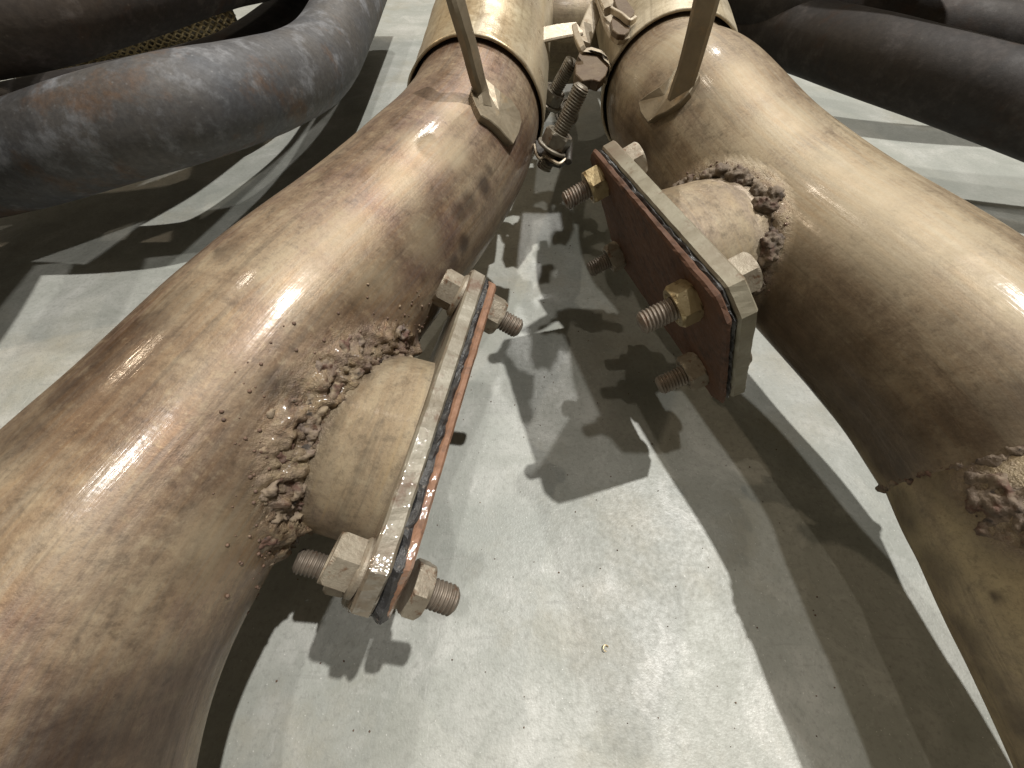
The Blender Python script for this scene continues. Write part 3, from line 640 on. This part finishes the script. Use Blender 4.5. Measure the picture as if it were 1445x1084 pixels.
# the right clamp's folded lugs
px_slab('clamp_lug', [(838, -14), (846, 8), (853, 30), (862, 48), (874, 57), (890, 53), (908, 42), (905, 18), (895, -2), (880, -20)], (.120, .122), (0, .003, -.003), M['strap'], cr)
px_slab('folded_lug', [(862, 30), (866, 20), (874, 21), (884, 27), (890, 34), (889, 43), (882, 49), (872, 48), (864, 42)], .1235, (0, .002, -.003), M['bracket'], cr)
px_slab('folded_lug', [(867, 2), (868, -9), (880, -10), (890, -2), (898, 11), (895, 20), (889, 27), (879, 20), (871, 12)], .1255, (0, .002, -.004), M['bracket'], cr)
strip('lug_edge', [at(846, -12, .127), at(852, 4, .126), at(858, 16, .125)], [.0045] * 3, [(-.3, -.4, .9)] * 3, .004, M['strap'], cr, 6)
strip('lug_edge', [at(862, 14, .1255), at(876, 22, .1255), at(888, 31, .1255), at(896, 27, .126)], [.0018] * 4, [(0, -.4, .9)] * 4, .003, M['strap'], cr, 6)

# ------------------------------------------------------------------ headers
def header(t, paths, r=.022, mats=('header',) * 4, k=1):      # k: how far from the survey point the bundle lies
    for i, p in enumerate(paths):
        p = [tuple(CAM + (Vector(q) - CAM) * k) for q in p] if k != 1 else p
        L = smooth_line(catmull(p, 16), 20); L, _ = resample(L, 120); V, F, UV = tube_data(L, r, 72, .00035, 11. * i)
        mesh_obj('header_tube', V, F, M[mats[i]], t, uvs=UV)
hL = thing('exhaust_header', 'blue-grey rust-blotched header tubes bending together at upper left', 'exhaust header', (-.22, .28, 0), 'exhaust headers beside the pipes')
header(hL, [[(-.46, .17, .07), (-.35, .192, .078), (-.262, .205, .088), (-.205, .209, .100), (-.160, .222, .107), (-.141, .270, .100), (-.130, .335, .094), (-.128, .42, .103), (-.130, .60, .12)],
            [(-.44, .14, .128), (-.32, .198, .136), (-.225, .232, .141), (-.202, .258, .143), (-.188, .294, .143), (-.178, .345, .141), (-.168, .41, .136), (-.166, .6, .135)],
            [(-.28, .03, .085), (-.315, .12, .085), (-.320, .21, .085), (-.268, .262, .085), (-.21, .32, .084), (-.19, .39, .084), (-.18, .6, .09)],
            [(-.60, .26, .165), (-.42, .28, .165), (-.30, .31, .165), (-.24, .40, .16), (-.23, .62, .15)]], mats=('header', 'header_brown', 'header_dark', 'header_brown'), r=.0280, k=1.27)
header(hL, [[(-.36, .55, .165), (-.33, .40, .172), (-.300, .30, .175), (-.268, .20, .175), (-.255, .12, .175), (-.25, .0, .17)],
            [(-.44, .55, .165), (-.40, .40, .17), (-.37, .30, .172), (-.345, .20, .172), (-.335, .10, .172), (-.33, .0, .17)]], mats=('header_dark', 'header_dark'), r=.024)  # unseen tubes out of view, added to cast shadow on the left floor
hR = thing('exhaust_header', 'dark shadowed header tubes lying across the upper right corner', 'exhaust header', (.28, .33, 0), 'exhaust headers beside the pipes')
header(hR, [[(.16, .62, .088), (.178, .50, .091), (.212, .398, .094), (.238, .322, .099), (.284, .258, .097), (.340, .208, .089), (.42, .15, .08)],
            [(.15, .66, .12), (.165, .52, .114), (.200, .412, .110), (.275, .375, .103), (.345, .335, .100), (.429, .306, .092), (.55, .28, .085)],
            [(.17, .75, .15), (.21, .60, .145), (.29, .52, .14), (.42, .46, .135), (.56, .44, .13)]], mats=('header_dark',) * 3, r=.0212)
header(hR, [[(.23, .62, .17), (.235, .48, .178), (.262, .37, .182), (.31, .30, .182), (.38, .24, .18), (.50, .18, .17)]], mats=('header_dark',), r=.028)  # unseen tube above the view, added to shade the floor and tubes below

# braided flex hose seen through the gap of the left header
bh = thing('braided_hose', 'braided wire flex section glinting in the gap between the upper left tubes', 'flex hose', (-.40, .58, 0))
A0, A1 = V3((-.62, .47, .06)), V3((-.33, .63, .06)); ax_ = (A1 - A0) / np.linalg.norm(A1 - A0); s1 = np.cross(ax_, [0, 0, 1]); s2_ = np.cross(s1, ax_)
Lc, _ = resample(np.array([A0, A1]), 30); V, F, UV = tube_data(Lc, .030, 48); z = np.zeros(len(V)); mesh_obj('inner_hose', V, F, M['darkbolt'], bh, uvs=UV)
V = []; F = []; LN = np.linalg.norm(A1 - A0)
for sgn in (1, -1):
    for k in range(26):
        for q in range(150):
            f_ = q / 149; t = 2 * math.pi * k / 26 + sgn * f_ * LN / .03 * .9; rr = .0305 + .0009 * (1 if (int(f_ * 55) + k) % 2 == (sgn > 0) else -.3)
            c = A0 + ax_ * f_ * LN + (s1 * math.cos(t) + s2_ * math.sin(t)) * rr; rad_ = (s1 * math.cos(t) + s2_ * math.sin(t)); tang = ax_ + sgn * .9 * (-s1 * math.sin(t) + s2_ * math.cos(t)); tang /= np.linalg.norm(tang); sd = np.cross(tang, rad_)
            st = len(V); V += [c + sd * .0012, c + rad_ * .0009, c - sd * .0012]
            if q: F += [(st - 3, st - 2, st + 1, st), (st - 2, st - 1, st + 2, st + 1)]
br = mesh_obj('wire_braid', V, F, M['brass'], bh)

# small things on the floor
ms = mesh_obj('metal_shaving', [], [], M['brass']); bpy.data.objects.remove(ms)
pts = [V3(at(855, 915, .0006)) + V3((.0011 * math.cos(t), .0011 * math.sin(t), .0002 * t)) for t in np.linspace(.4, 4.6, 9)]
o = strip('metal_shaving', pts, [.0004] * 9, [(0, 0, 1)] * 9, .0003, M['brass'], None, 4)
o['label'] = 'tiny curled brass-coloured shaving lying on the bright floor'; o['category'] = 'metal shaving'
o = blob_obj('grit', [((rng.uniform(-.12, .14), rng.uniform(-.05, .4), .0002), abs(rng.normal(.00018, .00010)) + .00008, .4) for _ in range(260)], M['spatter'])
o['kind'] = 'stuff'; o['label'] = 'scattered rust grit on the concrete'
